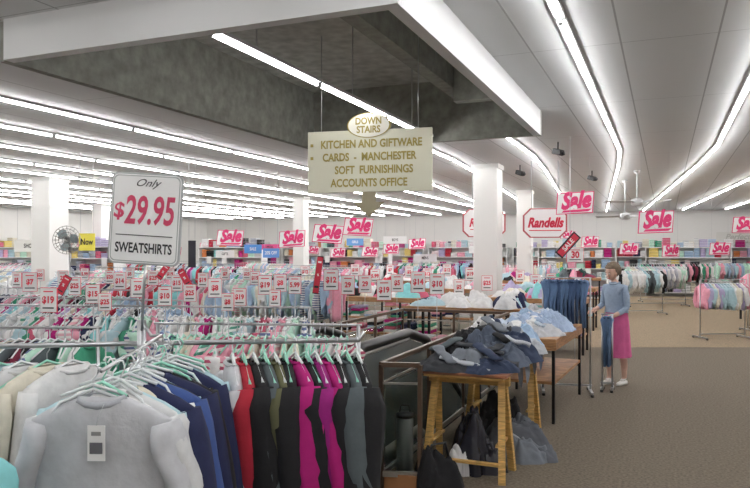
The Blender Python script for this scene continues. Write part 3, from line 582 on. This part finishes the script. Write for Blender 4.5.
# ------------------------------------------------------------------ the shopper
def woman(x,y,yaw):
    root=bpy.data.objects.new('woman',None); sc.collection.objects.link(root); root.location=(x,y,0); root.rotation_euler=(0,0,yaw)
    V=[];E=[];Rr=[]
    LZ={-1:0.0,1:-.07}   # right hand higher, left hand lower
    def v(p,r): V.append(p); Rr.append(r if isinstance(r,tuple) else (r,r)); return len(V)-1
    pel=v((0,.02,.90),(.15,.11)); sp1=v((0,.01,1.03),(.12,.10)); ch=v((0,-.02,1.18),(.14,.12)); up=v((0,-.02,1.29),(.115,.085)); nb=v((0,-.025,1.355),.052); nk=v((0,-.04,1.42),.046)
    E+= [(pel,sp1),(sp1,ch),(ch,up),(up,nb),(nb,nk)]
    for s in(-1,1):
        dz=LZ[s]
        sh=v((s*.15,-.02,1.30),.054); ua=v((s*.18,-.02,1.18),.047); el=v((s*.20,-.03,1.06+dz*.3),.041); fa=v((s*.175,-.13,1.03+dz*.7),.036); wr=v((s*.14,-.24,1.01+dz),.026)
        E+=[(up,sh),(sh,ua),(ua,el),(el,fa),(fa,wr)]
        pa=v((s*.13,-.285,1.005+dz),(.034,.018)); E.append((wr,pa)); pe=v((s*.125,-.32,1.0+dz),(.032,.015)); E.append((pa,pe))
        fy=s*.06
        hp=v((s*.085,.015,.80),.088); th=v((s*.085,fy*.3,.63),.072); kn=v((s*.075,-.02+fy*.6,.46),.052); cf=v((s*.072,.01+fy,.32),.05); an=v((s*.07,.02+fy,.09),.033); ft=v((s*.075,-.06+fy,.035),(.035,.025))
        E+=[(pel,hp),(hp,th),(th,kn),(kn,cf),(cf,an),(an,ft)]
    me=bpy.data.meshes.new('b'); me.from_pydata(V,E,[]); ob=bpy.data.objects.new('b',me); sc.collection.objects.link(ob)
    m=ob.modifiers.new('s','SKIN'); 
    if not me.skin_vertices: 
        bpy.context.view_layer.update()
    lay=me.skin_vertices[0].data
    for i,r in enumerate(Rr): lay[i].radius=r; lay[i].use_root=(i==0)
    m2=ob.modifiers.new('ss','SUBSURF'); m2.levels=2; m2.render_levels=2
    dg=bpy.context.evaluated_depsgraph_get(); em=ob.evaluated_get(dg).to_mesh()
    SK=mat((.64,.40,.31),.5); BL=mat((.30,.38,.50),.9,0,'cloth',scale=30); SHO=mat((.85,.83,.8),.4)
    mb=MB(); vs=[tuple(q.co) for q in em.vertices]
    groups={0:[],1:[],2:[]}
    for pgon in em.polygons:
        c=pgon.center; z=c.z
        g=0
        if z<.09 : g=2
        elif z>.80 and z<1.375 and c.y>-.17: g=1
        groups[g].append(list(pgon.vertices))
    me2=bpy.data.meshes.new('body'); allf=groups[0]+groups[1]+groups[2]; me2.from_pydata(vs,[],allf)
    for q in(SK,BL,SHO): me2.materials.append(q)
    me2.polygons.foreach_set('material_index',[0]*len(groups[0])+[1]*len(groups[1])+[2]*len(groups[2])); me2.polygons.foreach_set('use_smooth',[True]*len(allf)); me2.update()
    bo=bpy.data.objects.new('body',me2); sc.collection.objects.link(bo); bo.parent=root
    bpy.data.objects.remove(ob)
    for s in(-1,1):
        dz=LZ[s]
        for k,(off,ln) in enumerate(((-.024,.055),(-.008,.066),(.008,.062),(.023,.05))):
            bx=s*.125+off; mb.tube([(bx,-.325,1.0+dz),(bx,-.345,1.0+dz),(bx-s*.002,-.345-ln*.4,.985+dz),(bx-s*.004,-.345-ln*.6,.965+dz),(bx,-.345-ln*.62,.95+dz)],[.009,.009,.0085,.008,.005],SK,n=7)
        mb.tube([(s*.10,-.275,1.0+dz),(s*.085,-.30,.995+dz),(s*.083,-.325,.985+dz),(s*.088,-.345,.975+dz)],[.012,.011,.010,.006],SK,n=7)
    mb.obj('fingers',root)
    mb=MB(); HC=Vector((0,-.02,1.505))
    def ell(c,rx,ry,rz,m,f=None,n1=20,n2=14):
        vs=[];fs=[]
        for i in range(n2+1):
            ph=math.pi*i/n2
            for k in range(n1):
                a=2*math.pi*k/n1; d=Vector((math.sin(ph)*math.cos(a),math.sin(ph)*math.sin(a),math.cos(ph)))
                r=f(d) if f else 1; vs.append((c[0]+d.x*rx*r,c[1]+d.y*ry*r,c[2]+d.z*rz*r))
        for i in range(n2):
            for k in range(n1): j=(k+1)%n1; fs.append([i*n1+k,i*n1+j,(i+1)*n1+j,(i+1)*n1+k])
        mb.add(vs,fs,m,None,True)
    ell(HC,.072,.09,.108,SK,lambda d:1-(.16*max(0,-d.z)*abs(d.x)*1.3)-(.10*max(0,-d.z)*max(0,d.y)))
    for s in(-1,1):
        ell((s*.028,-.103,1.51),.012,.006,.007,mat((.85,.85,.85),.3),n1=10,n2=8); ell((s*.028,-.1085,1.51),.005,.003,.005,mat((.05,.06,.08),.3),n1=8,n2=6)
        ell((s*.074,-.01,1.50),.008,.018,.028,SK,n1=10,n2=8)
        mb.tube([(s*.014,-.108,1.527),(s*.028,-.107,1.532),(s*.044,-.098,1.527)],.003,mat((.2,.13,.08)),n=4)
    mb.tube([(0,-.104,1.515),(0,-.118,1.49),(0,-.126,1.475),(0,-.108,1.468)],[.007,.009,.011,.007],SK,n=8)
    mb.tube([(-.022,-.100,1.447),(-.008,-.107,1.450),(.008,-.107,1.450),(.022,-.100,1.447)],[.003,.006,.006,.003],mat((.55,.14,.14),.5),n=6)
    HR=mat((.19,.14,.10),.8,0,'cloth',scale=60)
    def hf(d):
        w=1+.12*noise.noise(d*5)+.08*noise.noise(d*11)
        if d.y<-.35 and d.z<.40: w*=.70
        if d.z<-.6: w*=.78
        return w
    ell((0,.012,1.528),.100,.114,.118,HR,hf,n1=40,n2=28)
    HM=T(0,-.045,0)@T(0,0,1.42)@Rx(math.radians(14))@T(0,0,-1.42)
    mb.v=[tuple(HM@Vector(q)) for q in mb.v]
    mb.obj('head',root)
    mb=MB(); SKM=mat((.62,.12,.30),.9,0,'cloth',scale=12)
    vs=[];fs=[];n=40; lv=[(1.03,.13,.105,0),(1.0,.14,.115,0),(.92,.155,.135,.004),(.8,.165,.15,.01),(.65,.172,.158,.016),(.5,.178,.168,.022),(.38,.185,.18,.026)]
    for z,rx,ry,am in lv:
        for k in range(n):
            a=2*math.pi*k/n; q=1+am*6*math.sin(a*9)*.5; vs.append((rx*q*math.cos(a),ry*q*math.sin(a)+.012,z))
    for i in range(len(lv)-1):
        for k in range(n): j=(k+1)%n; fs.append([i*n+k,i*n+j,(i+1)*n+j,(i+1)*n+k])
    mb.add(vs,fs,SKM,None,True); mb.obj('skirt',root)
    mb=MB(); vs=[];fs=[]; lv=[(1.30,.12,.10,-.025),(1.22,.15,.13,-.02),(1.12,.148,.125,-.01),(1.03,.148,.125,.005),(.97,.162,.14,.012)]
    for z,rx,ry,oy in lv:
        for k in range(n):
            a=2*math.pi*k/n; q=1+.02*math.sin(a*7+z*20); vs.append((rx*q*math.cos(a),ry*q*math.sin(a)+oy,z))
    for i in range(len(lv)-1):
        for k in range(n): j=(k+1)%n; fs.append([i*n+k,i*n+j,(i+1)*n+j,(i+1)*n+k])
    mb.add(vs,fs,BL,None,True)
    mb.tube([(.07*math.cos(a),.055*math.sin(a)-.025,1.365-.02*max(0,-math.sin(a))) for a in [2*math.pi*i/14 for i in range(15)]],.014,BL,n=6,cap=False)
    mb.obj('blouse',root)
    mb=MB()
    for s in(-1,1):
        fy=s*.06
        mb.tube([(s*.073,.055+fy,.03),(s*.073,.02+fy,.035),(s*.076,-.05+fy,.032),(s*.078,-.11+fy,.025),(s*.078,-.14+fy,.02)],[(.026,.03),(.036,.035),(.04,.032),(.036,.025),(.016,.014)],SHO,n=12)
    mb.obj('shoes',root)
woman(3.22,9.35,math.radians(-58))
# ------------------------------------------------------------------ camera
cam=bpy.data.cameras.new('camera'); co=bpy.data.objects.new('camera',cam); sc.collection.objects.link(co)
co.location=(0,0,EYE); co.rotation_euler=(math.radians(90),0,0); cam.sensor_width=36; cam.lens=33.6; cam.shift_y=6/750; cam.clip_end=200
sc.camera=co
w=bpy.data.worlds.new('w'); sc.world=w; w.use_nodes=True; w.node_tree.nodes['Background'].inputs[0].default_value=(.8,.85,.9,1); w.node_tree.nodes['Background'].inputs[1].default_value=.3
sc.view_settings.exposure=0
